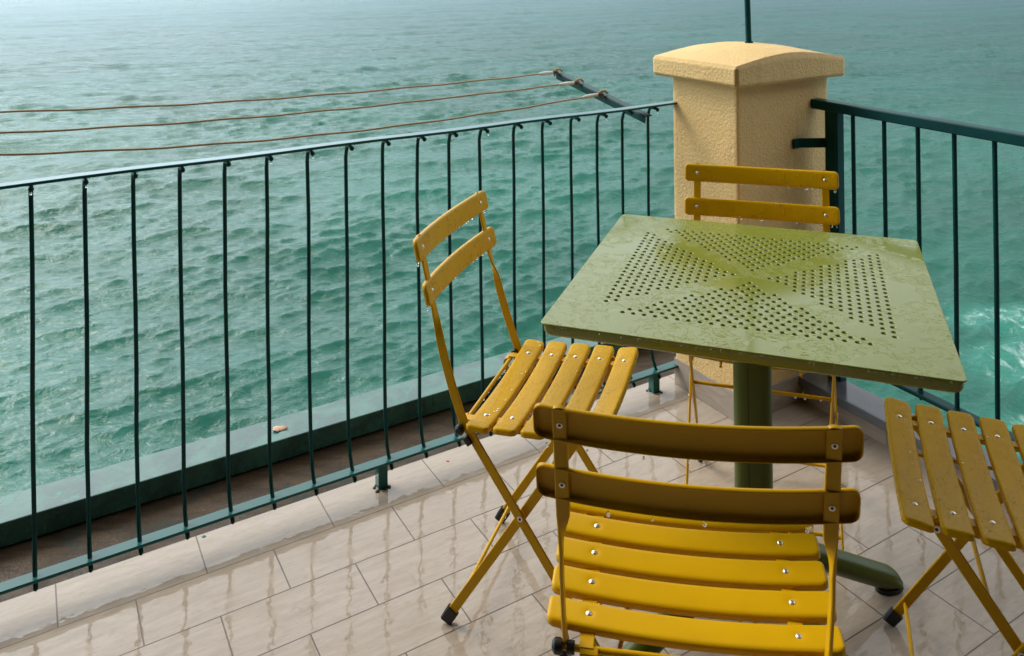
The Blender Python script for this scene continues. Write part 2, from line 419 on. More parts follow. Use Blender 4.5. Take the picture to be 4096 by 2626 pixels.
# ------------------------------------------------------------------ sea
SEA_Z = -12.0
def sea():
    nr, na = 1250, 760
    uu = np.linspace(9.0**-0.6, 900.0**-0.6, nr-24); r = np.concatenate([uu**(-1/0.6), np.geomspace(930, 16000, 24)])
    ang = np.linspace(R(-68), R(68), na)
    rr, aa = np.meshgrid(r, ang, indexing='ij')
    X = rr*np.sin(aa); Y = rr*np.cos(aa)
    dr = np.gradient(r)[:, None]; ds = np.maximum(dr, rr*(ang[1]-ang[0]))
    Z = np.zeros_like(X); DX = np.zeros_like(X); DY = np.zeros_like(X)
    gust = 1 + 0.30*np.sin(X*0.16+Y*0.10+1.0)*np.sin(X*-0.07+Y*0.13) + 0.28*np.sin(X*0.05-Y*0.035+2)*np.sin(Y*0.052+X*0.02) + 0.15*np.sin(X*0.31-Y*0.21)
    for L, a_, th in ((13.0, 0.075, -58), (9.0, 0.045, -71), (17.0, 0.09, -66)):
        k = 2*math.pi/L; ph = k*(X*math.cos(R(th))+Y*math.sin(R(th))) + L; Z += a_*np.cos(ph)*np.clip((L/ds-0.9)/1.6, 0, 1)
    K = 110; lam = np.geomspace(0.36, 7.5, K)
    for i, L in enumerate(lam):
        k = 2*math.pi/L
        th = R(-64) + rng.normal(0, 0.46 if L < 1.2 else 0.34)    # travel direction
        slope = 0.043*(1.15 if L < 1.3 else (1.3/L)**0.62)
        A = slope/k*rng.uniform(0.6, 1.3)
        att = np.clip((L/ds - 0.9)/1.6, 0, 1)
        ph = k*(X*math.cos(th) + Y*math.sin(th)) + rng.uniform(0, 6.283)
        att = att*(gust if L < 4 else 1.0); Z += att*A*np.cos(ph)
        q = 0.75*att*A
        DX -= q*math.cos(th)*np.sin(ph); DY -= q*math.sin(th)*np.sin(ph)
    co = np.stack([X+DX, Y+DY, Z+SEA_Z], -1).astype(np.float32).reshape(-1, 3)
    idx = np.arange(nr*na).reshape(nr, na)
    q = np.stack([idx[:-1, :-1], idx[:-1, 1:], idx[1:, 1:], idx[1:, :-1]], -1)[:, :, ::-1].reshape(-1, 4)
    me = bpy.data.meshes.new("sea"); nf = len(q)
    me.vertices.add(len(co)); me.vertices.foreach_set("co", co.ravel())
    me.loops.add(nf*4); me.loops.foreach_set("vertex_index", q.ravel().astype(np.int32))
    me.polygons.add(nf); me.polygons.foreach_set("loop_start", np.arange(0, nf*4, 4, dtype=np.int32))
    me.polygons.foreach_set("use_smooth", np.ones(nf, dtype=bool))
    me.update(calc_edges=True); me.validate()
    me.materials.append(m_sea([(17.4, 27.6, 4.4, 3.4), (14.9, 23.4, 3.4, 1.8), (18.5, 31.5, 4.0, 2.4)]))
    o = bpy.data.objects.new("sea", me); col.objects.link(o)
    tag(o, "green rain-dimpled sea beyond the terrace", kind='structure'); return o
sea()

# ------------------------------------------------------------------ floor
SK = 0.503       # a of the right-hand low wall
def structure(o, label=None): o['kind'] = 'structure'; return o
def floor():
    # a sheet whose object axes are (a, n), tile joints fall where the fit put them
    org = F(-1.5626 - 0.3015*20, -0.148 , 0)
    vs = [(-1, 0, 0), (1.5626+0.3015*20+SK+0.02, 0, 0), (1.5626+0.3015*20+SK+0.02, 5.2, 0), (-1, 5.2, 0)]
    me = bpy.data.meshes.new("floor")
    vs2 = [(x, y, -0.012) for x, y, _ in vs]
    # object y axis = N, object x = T  -> z would point down, so flip y by building with -N
    me.from_pydata([(x, -y, z) for x, y, z in vs] + [(x, -y, z) for x, y, z in vs2], [],
                   [(3, 2, 1, 0), (4, 5, 6, 7), (0, 1, 5, 4), (1, 2, 6, 5), (2, 3, 7, 6), (3, 0, 4, 7)])
    me.materials.append(M_tiles)
    o = bpy.data.objects.new("floor", me); col.objects.link(o)
    o.location = org; o.rotation_euler = (0, 0, TH)
    structure(o)
floor()
mb = MB(); mb.box(F(-2.9, -0.30, -0.065), (3.5, 0.28, 0.05), MT); g = mb.build("ground", M_dirt, smooth=False); structure(g)
mb = MB(); mb.box(F(-2.6, 0.9, -0.13-0.8), (3.18, 1.47, 0.9), MT); g = mb.build("terrace_base", M_house, smooth=False); structure(g)

# ------------------------------------------------------------------ weathered ledge outside the left railing
th_ = thing("parapet_ledge", "weathered green painted ledge outside the left railing, with a dry leaf on it", "ledge", F(-2, -0.42, 0))
def at(o, w):        # world point to the local frame of an unrotated parent
    return Vector(w) - o.location
mb = MB(); mb.box(at(th_, F(-2.6, -0.430, 0.020)), (3.75, 0.062, 0.030), MT, 0.003); mb.build("coping", M_ledge, th_, False)
mb = MB(); mb.box(at(th_, F(-2.6, -0.450, -0.30)), (3.75, 0.062, 0.288), MT); mb.build("wall", M_dirt, th_, False)

# ------------------------------------------------------------------ pillar
pil = thing("masonry_pillar", "square ochre rendered pillar with a curved cap in the corner of the terrace", "pillar", F(PA+PT/2, PN-PB/2, 0))
def rough_box(a0, a1, n0, n1, z0, z1, step, amp, rad, seg=2):
    """stuccoed block: rounded, slightly uneven faces"""
    bm = bmesh.new(); bmesh.ops.create_cube(bm, size=1)
    for v in bm.verts: v.co = Vector(((a0+a1)/2+v.co.x*(a1-a0), (n0+n1)/2+v.co.y*(n1-n0), (z0+z1)/2+v.co.z*(z1-z0)))
    bmesh.ops.bevel(bm, geom=list(bm.edges), offset=rad, segments=seg, affect='EDGES')
    for ax, lo, hi in ((0, a0, a1), (1, n0, n1), (2, z0, z1)):
        k = max(2, int((hi-lo)/step))
        for i in range(1, k):
            nrm = [0, 0, 0]; nrm[ax] = 1; c = [0, 0, 0]; c[ax] = lo+(hi-lo)*i/k
            bmesh.ops.bisect_plane(bm, geom=list(bm.verts)+list(bm.edges)+list(bm.faces), plane_co=c, plane_no=nrm)
    from mathutils import noise as mn
    bm.normal_update()
    for v in bm.verts:
        d = mn.fractal(v.co*14, 0.9, 2.0, 3) * amp + mn.fractal(v.co*60, 0.9, 2.0, 2)*amp*0.5
        v.co += v.normal*d
    return bm
def bm_link(bm, name, m, parent, smooth=True):
    bmesh.ops.recalc_face_normals(bm, faces=list(bm.faces))
    for v in bm.verts: v.co = at(parent, F(*v.co))
    bmesh.ops.reverse_faces(bm, faces=list(bm.faces))
    bmesh.ops.recalc_face_normals(bm, faces=list(bm.faces))
    me = bpy.data.meshes.new(name); bm.to_mesh(me); bm.free(); me.materials.append(m)
    if smooth: me.polygons.foreach_set("use_smooth", [True]*len(me.polygons)); 
    o = bpy.data.objects.new(name, me); col.objects.link(o); o.parent = parent; return o
bm_link(rough_box(PA, PA+PT, PN-PB, PN, 0.02, 1.03, 0.014, 0.0005, 0.0025, 1), "shaft", M_stucco, pil)
def cap():
    o_ = 0.047; a0, a1, n0, n1 = PA-o_, PA+PT+0.031, PN-PB-o_, PN+o_
    bm = rough_box(a0, a1, n0, n1, 1.022, 1.085, 0.0125, 0.0008, 0.0055, 2)
    for v in bm.verts:
        if v.co.z > 1.05:
            u = (v.co.x-(a0+a1)/2)/((a1-a0)/2); w_ = (v.co.y-(n0+n1)/2)/((n1-n0)/2)
            k = min(1.0, (v.co.z-1.05)/0.035)
            arch = max(0.0, math.cos(min(1, abs(u))*math.pi/2))
            u = max(-1, min(1, u)); w_ = max(-1, min(1, w_)); v.co.z += k*(0.026*arch**1.2 + 0.017*(1-abs(u)**2.2)*(1-abs(w_)**2.2))
    return bm
bm_link(cap(), "cap", M_stucco, pil)
mb = MB()
s = 0.006; zt = 0.088
for (a0, a1, n0, n1, hgt) in ((PA-s, PA, PN-PB, PN+s, 0.086), (PA, SK+0.0, PN, PN+s, 0.083)):
    mb.box(at(pil, F((a0+a1)/2, (n0+n1)/2, hgt/2+0.001)), ((a1-a0)/2, (n1-n0)/2, hgt/2), MT, 0.0008)
mb.build("skirting", M_skirt, pil, False)

pole = thing("metal_pole", "thin dark green metal pole rising from the top of the pillar cap", "pole", F(PA+PT/2, PN-PB/2, 1.122))
mb = MB(); mb.tube([(0, 0, -0.03), (-0.012, 0, 0.5), (-0.045, 0, 1.9)], 0.0095, 10); mb.build("pole_tube", M_rail2, pole)
mb = MB(); mb.tube([(0, 0, 0.000), (0, 0, 0.012)], [0.016, 0.0125], 12); mb.build("base_collar", M_rail2, pole)

# ------------------------------------------------------------------ left railing
lr = thing("balcony_railing", "green iron railing with thin bowed bars running from the left edge to the pillar", "railing", F(-1.0, -0.088, 0))
A0, A1 = -3.3, PA+0.012
def P_(o, a, n, z): return at(o, F(a, n, z))
mb = MB(); mb.sweep([P_(lr, A0+(A1-A0)*i/30, -0.090, 0.930+0.0012*math.sin(i*1.3)) for i in range(31)], rect(0.036, 0.007, 0.0015), N); mb.build("top_rail", M_rail, lr)
mb = MB(); mb.sweep([P_(lr, A0+(A1-A0)*i/30, -0.092, 0.064) for i in range(31)], rect(0.036, 0.008, 0.002), N); mb.build("bottom_rail", M_rail, lr)
# drips of old paint under the bottom rail
bars = [-1.603, -1.496, -1.393, -1.292, -1.189, -1.088, -0.982, -0.880, -0.777, -0.675, -0.574, -0.474, -0.365, -0.263, -0.160, -0.056, 0.046, 0.150]
bars = [bars[0]-0.105*k for k in range(14, 0, -1)] + bars
for i, a in enumerate(bars):
    nb = -0.119 - random.uniform(-0.002, 0.004); j = random.uniform(-0.003, 0.003)
    pts = [P_(lr, a+j, -0.074, 0.9200), P_(lr, a+j, -0.084, 0.9215), P_(lr, a+j, -0.100, 0.9215), P_(lr, a+j, -0.110, 0.918), P_(lr, a+j, -0.116, 0.908), P_(lr, a+j, nb, 0.888)]
    pts += [P_(lr, a+j*0.5+0.0015*math.sin(z*9+i), nb, z) for z in (0.75, 0.6, 0.45, 0.3)]
    pts += [P_(lr, a, nb, 0.17), P_(lr, a, nb+0.006, 0.125), P_(lr, a, -0.108, 0.095), P_(lr, a, -0.097, 0.074), P_(lr, a, -0.088, 0.062), P_(lr, a+0.001, -0.078, 0.052)]
    mb = MB(); mb.tube(pts, 0.0050, 8)
    mb.ball(P_(lr, a+j, -0.072, 0.9185), 0.0062, 1, 1, 1.0); mb.ball(P_(lr, a+0.001, -0.077, 0.050), 0.0055, 1, 1, 1.2)
    mb.build("baluster", M_bar, lr)
for a in (-2.1, -0.80, 0.140):
    mb = MB(); mb.box(P_(lr, a, -0.092, 0.030), (0.013, 0.013, 0.030), MT, 0.001)
    po = mb.build("post", M_rail, lr, False)
    mb = MB()
    for k in range(9):
        mb.ball(P_(lr, a+random.uniform(-0.02, 0.02), -0.092+random.uniform(-0.018, 0.02), 0.001), random.uniform(0.003, 0.007), 1, 1, 0.5, 7, 5)
    mb.build("mortar_crumbs", M_dirt, po)
# sloping arm that carries the clothes lines, an angle iron
ua = [(0.100, -0.060, 0.905), (0.100, -0.575, 0.990)]
mb = MB()
p0, p1 = P_(lr, *ua[0]), P_(lr, *ua[1]); d = (p1-p0).normalized(); sd_ = T; upv = d.cross(sd_)
if upv.z < 0: upv = -upv
q0 = [p0, p1]
mb.sweep([p+sd_*0.004 for p in q0], rect(0.026, 0.003, 0.0006), T)
mb.sweep([p-sd_*0.0085-upv*0.0125 for p in q0], rect(0.022, 0.003, 0.0006), upv)
mb.build("clothesline_arm", M_bar, lr, False)

# clothes lines
def rope_thing(nn, kn, lab):
    ka = np.array([k[0] for k in kn]); kz = np.array([k[1] for k in kn])
    pf = np.polyfit(ka, kz, 2)
    a1_ = 0.076; z0 = zarm(nn) + 0.001
    t_ = thing("clothesline", lab, "clothesline", F(0.06, nn, z0), 0, "clotheslines outside the left railing")
    zf = lambda a: float(np.polyval(pf, a)) + (z0-float(np.polyval(pf, a1_)))*max(0, 1-(a1_-a)/0.5)
    pts = []
    for i in range(71):
        a = 0.02 - 2.22*i/70
        pts.append(at(t_, F(a, nn+0.0012*math.sin(a*9), zf(a) + 0.0012*math.sin(a*23+nn*9))))
    mb = MB(); mb.tube(pts, 0.0028, 8); mb.build("rope", M_rope, t_)
    mb = MB(); sl = [at(t_, F(0.072-0.0075*k, nn, zf(0.072-0.0075*k))) for k in range(10)]
    mb.tube(sl, [0.0045, 0.0058, 0.0062, 0.0066, 0.0072, 0.0074, 0.007, 0.0068, 0.005, 0.0034], 9); mb.build("plastic_sleeve", M_sleeve, t_)
    mb = MB(); mb.tube([at(t_, F(0.070, nn, z0+0.004)), at(t_, F(0.084, nn, z0+0.010)), at(t_, F(0.098, nn, z0+0.011)), at(t_, F(0.110, nn, z0+0.002))], 0.0040, 8); mb.build("rope_loop", M_rope, t_)
    mb = MB()
    for q in range(3):
        mb.tube([at(t_, F(0.070+0.008*q, nn+0.004, z0+0.003)), at(t_, F(0.072+0.010*q, nn+0.008, z0-0.014-0.004*(q % 2)))], 0.003, 6)
    mb.ball(at(t_, F(0.080, nn+0.003, z0+0.001)), 0.0085, 1, 1, 0.9); mb.build("wire_tie", M_knot, t_)
    return F(-2.2, nn, zf(-2.2))
def zarm(nn): return 0.905 + (0.990-0.905)*(nn+0.060)/(-0.515) + 0.004
rope_thing(-0.567, ((.03, .996), (-.45, .991), (-.87, .986), (-1.3, 1.0), (-1.67, 1.021)), "uppermost and farthest of the three clotheslines over the sea")
rope_thing(-0.430, ((.02, .977), (-.51, .966), (-.91, .961), (-1.32, .967), (-1.666, .990)), "middle one of the three clotheslines over the sea")
rope_thing(-0.287, ((.015, .951), (-.57, .921), (-.955, .921), (-1.338, .935), (-1.663, .961)), "lowest clothesline, closest to the left railing's top rail")
mb = MB(); mb.sweep([P_(lr, -2.2, -0.06, 0.905), P_(lr, -2.2, -0.60, 1.075)], rect(0.026, 0.006, 0.0006), T); mb.build("clothesline_arm", M_bar, lr, False)

# ------------------------------------------------------------------ right low wall and railing
lw = thing("low_wall", "low tiled wall with wet grey stone coping right of the pillar", "low wall", F(SK, 1.0, 0))
mb = MB()
for i in range(9):
    n0 = PN+0.007+0.3*i
    mb.box(P_(lw, SK+0.004, n0+0.1493, 0.026), (0.004, 0.1490, 0.0255), MT, 0.0006)
mb.build("skirting", M_skirt, lw, False)
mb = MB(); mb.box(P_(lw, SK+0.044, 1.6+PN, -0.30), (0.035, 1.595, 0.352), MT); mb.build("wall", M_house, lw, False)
mb = MB(); mb.box(P_(lw, SK+0.034, 1.6+PN+0.001, 0.067), (0.054, 1.597, 0.0135), MT, 0.002); mb.build("coping", M_slate, lw, False)

RA = 0.581; TR = Vector((math.cos(-1.0499), math.sin(-1.0499), 0))
rr_ = thing("balcony_railing", "dark green railing with a thick box handrail and straight bars, right of the pillar", "railing", F(RA, 0.9, 0))
R0 = F(RA, PN, 0)
def Q_(s_, z, off=0.0): return at(rr_, R0 + TR*s_ + T*off + Vector((0, 0, z)))
mb = MB(); mb.sweep([Q_(-0.02, 0.936), Q_(0.9, 0.934), Q_(2.6, 0.93)], rect(0.040, 0.030, 0.003), T); mb.build("handrail", M_rail2, rr_)
mb = MB(); mb.sweep([Q_(0.0, 0.157), Q_(2.6, 0.157)], rect(0.036, 0.012, 0.003), T); mb.build("bottom_rail", M_rail2, rr_)
mb = MB(); mb.sweep([Q_(0.066, 0.075), Q_(0.066, 0.921)], rect(0.045, 0.012, 0.001), TR); mb.sweep([Q_(0.094, 0.075), Q_(0.094, 0.921)], rect(0.012, 0.030, 0.001), TR); mb.build("post", M_rail2, rr_)
for s_ in (0.146, 0.256, 0.366, 0.476, 0.588, 0.70, 0.81, 0.92, 1.03, 1.14, 1.25, 1.36, 1.47, 1.58, 1.69, 1.8):
    mb = MB(); mb.tube([Q_(s_, 0.152), Q_(s_+0.0015, 0.55), Q_(s_, 0.921)], 0.0065, 10)
    mb.tube([Q_(s_, 0.140), Q_(s_, 0.1505)], [0.003, 0.006], 8)
    mb.tube([Q_(s_, 0.163), Q_(s_, 0.168)], [0.010, 0.0068], 10); mb.build("baluster", M_rail2, rr_)
for s_ in (1.2, 2.4):
    mb = MB(); mb.sweep([Q_(s_, 0.075), Q_(s_, 0.152)], rect(0.026, 0.026, 0.002), TR); mb.build("post", M_rail2, rr_)
mb = MB()
mb.sweep([P_(rr_, PA+0.238, PN+0.004, 0.817), P_(rr_, PA+0.272, PN+0.004, 0.817), P_(rr_, PA+0.284, PN+0.014, 0.817), P_(rr_, PA+0.345, PN+0.050, 0.817)], rect(0.030, 0.005, 0.001), (0, 0, 1))
mb.ball(P_(rr_, PA+0.240, PN+0.009, 0.819), 0.008, 1, 1, 1); mb.ball(P_(rr_, PA+0.325, PN+0.045, 0.817), 0.006)
mb.build("wall_bracket", M_rail2, rr_, True, 30)

# ------------------------------------------------------------------ table
TX, TY, TTH, TZ = 0.4708, 1.7442, -0.3379, 0.740
tb = thing("square_table", "square olive green table with a perforated wet top on one thick post", "table", (TX, TY, 0), TTH)
def tabletop():
    S_ = 0.349; rc = 0.012; pts = []; edges = []
    for cx, cy, a0 in ((S_-rc, S_-rc, 0), (-S_+rc, S_-rc, 90), (-S_+rc, -S_+rc, 180), (S_-rc, -S_+rc, 270)):
        for k in range(5): a = R(a0+k*22.5); pts.append((cx+rc*math.cos(a), cy+rc*math.sin(a)))
    nb = len(pts); edges += [(i, (i+1) % nb) for i in range(nb)]
    holes = []
    px, dy = 0.0205, 0.0169
    for rot in range(4):
        c, s = math.cos(rot*math.pi/2), math.sin(rot*math.pi/2)
        for i in range(14):
            d_ = 0.2565 - i*dy; lim = max(0.003, d_-0.0335)
            offs = 0.5 if i % 2 == 0 else 0.0
            for j in range(-13, 14):
                x = (j+offs)*px
                if abs(x) <= lim: holes.append((x*c+d_*s, x*s-d_*c))
    hr = [] ; K = 10
    for hx, hy in holes:
        b0 = len(pts)
        for k in range(K):
            a = 2*math.pi*k/K; pts.append((hx+0.0058*math.cos(a), hy+0.0058*math.sin(a)))
        edges += [(b0+k, b0+(k+1) % K) for k in range(K)]; hr.append(b0)
    # support points keep the triangles small outside the pattern
    g_ = geometry.delaunay_2d_cdt([Vector(p) for p in pts], edges, [], 0, 1e-7, True)
    vs2, fs2, orig = g_[0], g_[2], g_[3]
    inv = {}
    for i, og in enumerate(orig):
        for q in og: inv[q] = i
    hc = np.array(holes)
    V = [(v.x, v.y, 0.0) for v in vs2]; Fc = []
    cen = np.array([[sum(vs2[i].x for i in f)/len(f), sum(vs2[i].y for i in f)/len(f)] for f in fs2])
    for f, c in zip(fs2, cen):
        if np.min((hc[:, 0]-c[0])**2+(hc[:, 1]-c[1])**2) < 0.0052**2: continue
        Fc.append(tuple(f))
    # dimple and wall of each hole
    for b0, (hx, hy) in zip(hr, holes):
        ring = [inv[b0+k] for k in range(K)]
        prev = ring
        for rr, z in ((0.0053, -0.0003), (0.0047, -0.0011), (0.0043, -0.0022), (0.0042, -0.0034), (0.0042, -0.0080)):
            new = []
            for k in range(K):
                a = 2*math.pi*k/K; V.append((hx+rr*math.cos(a), hy+rr*math.sin(a), z)); new.append(len(V)-1)
            for k in range(K): Fc.append((prev[k], prev[(k+1) % K], new[(k+1) % K], new[k]))
            prev = new
    # lip round the edge
    ring = [inv[k] for k in range(nb)]; prev = ring
    for off, z in ((0.0008, -0.0006), (0.0010, -0.0026), (-0.0030, -0.0036), (-0.0036, -0.016), (-0.0058, -0.0215), (-0.010, -0.0250), (-0.020, -0.0258), (-0.022, -0.012)):
        new = []
        for k in range(nb):
            x, y = pts[k]; V.append((x*(1+off/S_), y*(1+off/S_), z)); new.append(len(V)-1)
        for k in range(nb): Fc.append((prev[k], new[k], new[(k+1) % nb], prev[(k+1) % nb]))
        prev = new
    Fc.append(tuple(prev[::-1]))
    o = link("tabletop", V, Fc, M_top, tb, True, 35)
    o.location = (0, 0, TZ)
    bm = bmesh.new(); bm.from_mesh(o.data); bmesh.ops.recalc_face_normals(bm, faces=list(bm.faces))
    top = max(bm.faces, key=lambda f: f.calc_area() if f.calc_center_median().z > -1e-4 else 0)
    if top.normal.z < 0: bmesh.ops.reverse_faces(bm, faces=list(bm.faces))
    for f in bm.faces: f.smooth = not (f.calc_center_median().z > -1e-5 and abs(f.normal.z) > 0.9)
    bm.to_mesh(o.data); bm.free()
    return o
tabletop()
def rsq(a, r, k=5):
    ps = []
    for cx, cy, a0 in ((a-r, a-r, 0), (-a+r, a-r, 90), (-a+r, -a+r, 180), (a-r, -a+r, 270)):
        for i in range(k): t_ = R(a0+i*90/(k-1)); ps.append((cx+r*math.cos(t_), cy+r*math.sin(t_)))
    return ps
mb = MB()
mb.sweep([(0, 0, 0.150), (0, 0, 0.716)], rsq(0.0385, 0.024), (math.cos(R(4)), math.sin(R(4)), 0)); mb.build("post", M_post, tb)
mb = MB(); mb.box((-0.006, -0.0387, 0.40), (0.0007, 0.0006, 0.31)); mb.build("seam", M_dark, tb, False)
mb = MB(); mb.box((0, 0, 0.7125), (0.12, 0.12, 0.004), None, 0.002); mb.build("top_plate", M_post, tb)
for sx, sy in ((1, 1), (-1, 1), (-1, -1), (1, -1)):
    dx, dy = sx*0.78, sy*0.63
    if (sx, sy) in ((-1, -1), (1, -1)): dx, dy = sx*0.72, sy*0.69
    Lg = 0.385; pts = []; rs = []
    dn = Vector((dx, dy, 0)).normalized(); e = dn*0.380
    for i in range(17):
        u = 0.42*i/16; pts.append(dn*u + Vector((0, 0, 0.198-0.50*u))); rs.append(0.0245)
    mb = MB(); mb.tube(pts, rs, 22, cap=True)
    for v in mb.v:                                  # foot end sawn off level with the floor
        if v.z < 0.010: v.z = 0.010
        q = v.dot(dn)
        if q > 0.366: v -= dn*(q-0.366)*0.92
    lg = mb.build("leg", M_post, tb)
    mb = MB(); cf = e - dn*0.030; ring = [(cf + dn*0.034*math.cos(k*math.pi/14) + Vector((-dn.y, dn.x, 0))*0.0225*math.sin(k*math.pi/14)) for k in range(28)]
    mb.add([p+Vector((0, 0, 0.0006)) for p in ring] + [p+Vector((0, 0, 0.011)) for p in ring], [list(range(27, -1, -1)), list(range(28, 56))] + [[k, (k+1) % 28, 28+(k+1) % 28, 28+k] for k in range(28)])
    mb.build("rubber_foot", M_rubber, lg)

# ------------------------------------------------------------------ chairs
def slat_mesh(name, L_, W_, dimples, bend, axis, depth=0.010, crown=0.0012):
    """stamped metal slat: local x length; axis 'z' seat (face up), 'y' backrest (face +y)"""
    r = 0.012; hl = L_/2; hw = W_/2
    xs = [-hl+r*(1-math.cos(R(a))) for a in range(0, 91, 10)]
    mid = np.linspace(-hl+r, hl-r, 92)[1:-1].tolist()
    xs = xs + mid + [-x for x in xs[::-1]]
    vsn = [-1, -0.97, -0.9, -0.8, -0.62, -0.4, -0.2, 0, 0.2, 0.4, 0.62, 0.8, 0.9, 0.97, 1]
    RR = 0.0055; V = []; nv = len(vsn)
    def pt(x, y, z):
        b_ = bend*(x*x)
        return (x, y, z+b_) if axis == 'z' else (x, z+b_, y)
    def half(x):
        de = hl-abs(x)
        return hw if de >= r else hw-r+math.sqrt(max(0, r*r-(r-de)**2))
    for x in xs:
        w_ = half(x); de = hl-abs(x)
        for v in vsn:
            y = v*w_; ds = w_-abs(y)+ (0.0004 if de > 0.002 else 0)
            d_ = min(de, max(0, ds))
            z = 0.0 if d_ >= RR else -(RR-math.sqrt(max(0, RR*RR-(RR-d_)**2)))
            z -= crown*(y/hw)**2
            for (dx_, dy_) in dimples:
                q = math.hypot(x-dx_, y-dy_); z -= 0.0026*math.exp(-(q/0.0062)**2)
            V.append(pt(x, y, z))
    n = len(xs); Fc = [[i*nv+j, (i+1)*nv+j, (i+1)*nv+j+1, i*nv+j+1] for i in range(n-1) for j in range(nv-1)]
    loop = [(i, 0) for i in range(n)] + [(n-1, j) for j in range(1, nv)] + [(i, nv-1) for i in range(n-2, -1, -1)] + [(0, j) for j in range(nv-2, 0, -1)]
    base = len(V); m_ = len(loop)
    for (i, j) in loop:
        x = xs[i]; y = vsn[j]*half(x); V.append(pt(x*1.001, y*1.004, -depth))
    for k in range(m_):
        a = loop[k]; b_ = loop[(k+1) % m_]
        Fc.append([a[0]*nv+a[1], base+k, base+(k+1) % m_, b_[0]*nv+b_[1]])
    me = bpy.data.meshes.new(name); me.from_pydata(V, [], Fc); me.validate()
    bm = bmesh.new(); bm.from_mesh(me); bmesh.ops.recalc_face_normals(bm, faces=list(bm.faces))
    c = min(bm.faces, key=lambda f: f.calc_center_median().length); k = 2 if axis == 'z' else 1
    f0 = sorted(bm.faces, key=lambda f: (f.calc_center_median()[k]*-1))[0:400]
    s_ = sum(f.normal[k] for f in bm.faces)
    if s_ < 0: bmesh.ops.reverse_faces(bm, faces=list(bm.faces))
    bm.to_mesh(me); bm.free()
    me.polygons.foreach_set("use_smooth", [True]*len(me.polygons))
    return me
SX, DY, ZS, TILT = 0.148, 0.0595, 0.4515, 0.056
SB = 0.30       # seat slat bend: z rises by SB*x*x
BB = 0.42
ME_seat = slat_mesh("seat_slat", 0.416, 0.0500, [(SX, 0), (-SX, 0)], SB, 'z', 0.0125)
ME_back = slat_mesh("back_slat", 0.414, 0.0485, [(0.172, 0), (-0.172, 0)], BB, 'y', 0.0105, 0.001)
def rivet_me():
    mb = MB(); mb.ball((0, 0, 0), 0.0047, 1, 1, 0.5, 14, 8); o = mb.build("rivet", M_steel); me = o.data; bpy.data.objects.remove(o); return me
ME_riv = rivet_me()
def obj(name, me, parent, loc=(0, 0, 0), rot=(0, 0, 0)):
    o = bpy.data.objects.new(name, me); col.objects.link(o); o.parent = parent; o.location = loc; o.rotation_euler = rot; return o
def solid(o, t_=0.0016):
    m_ = o.modifiers.new("sheet", 'SOLIDIFY'); m_.thickness = t_; m_.offset = -1
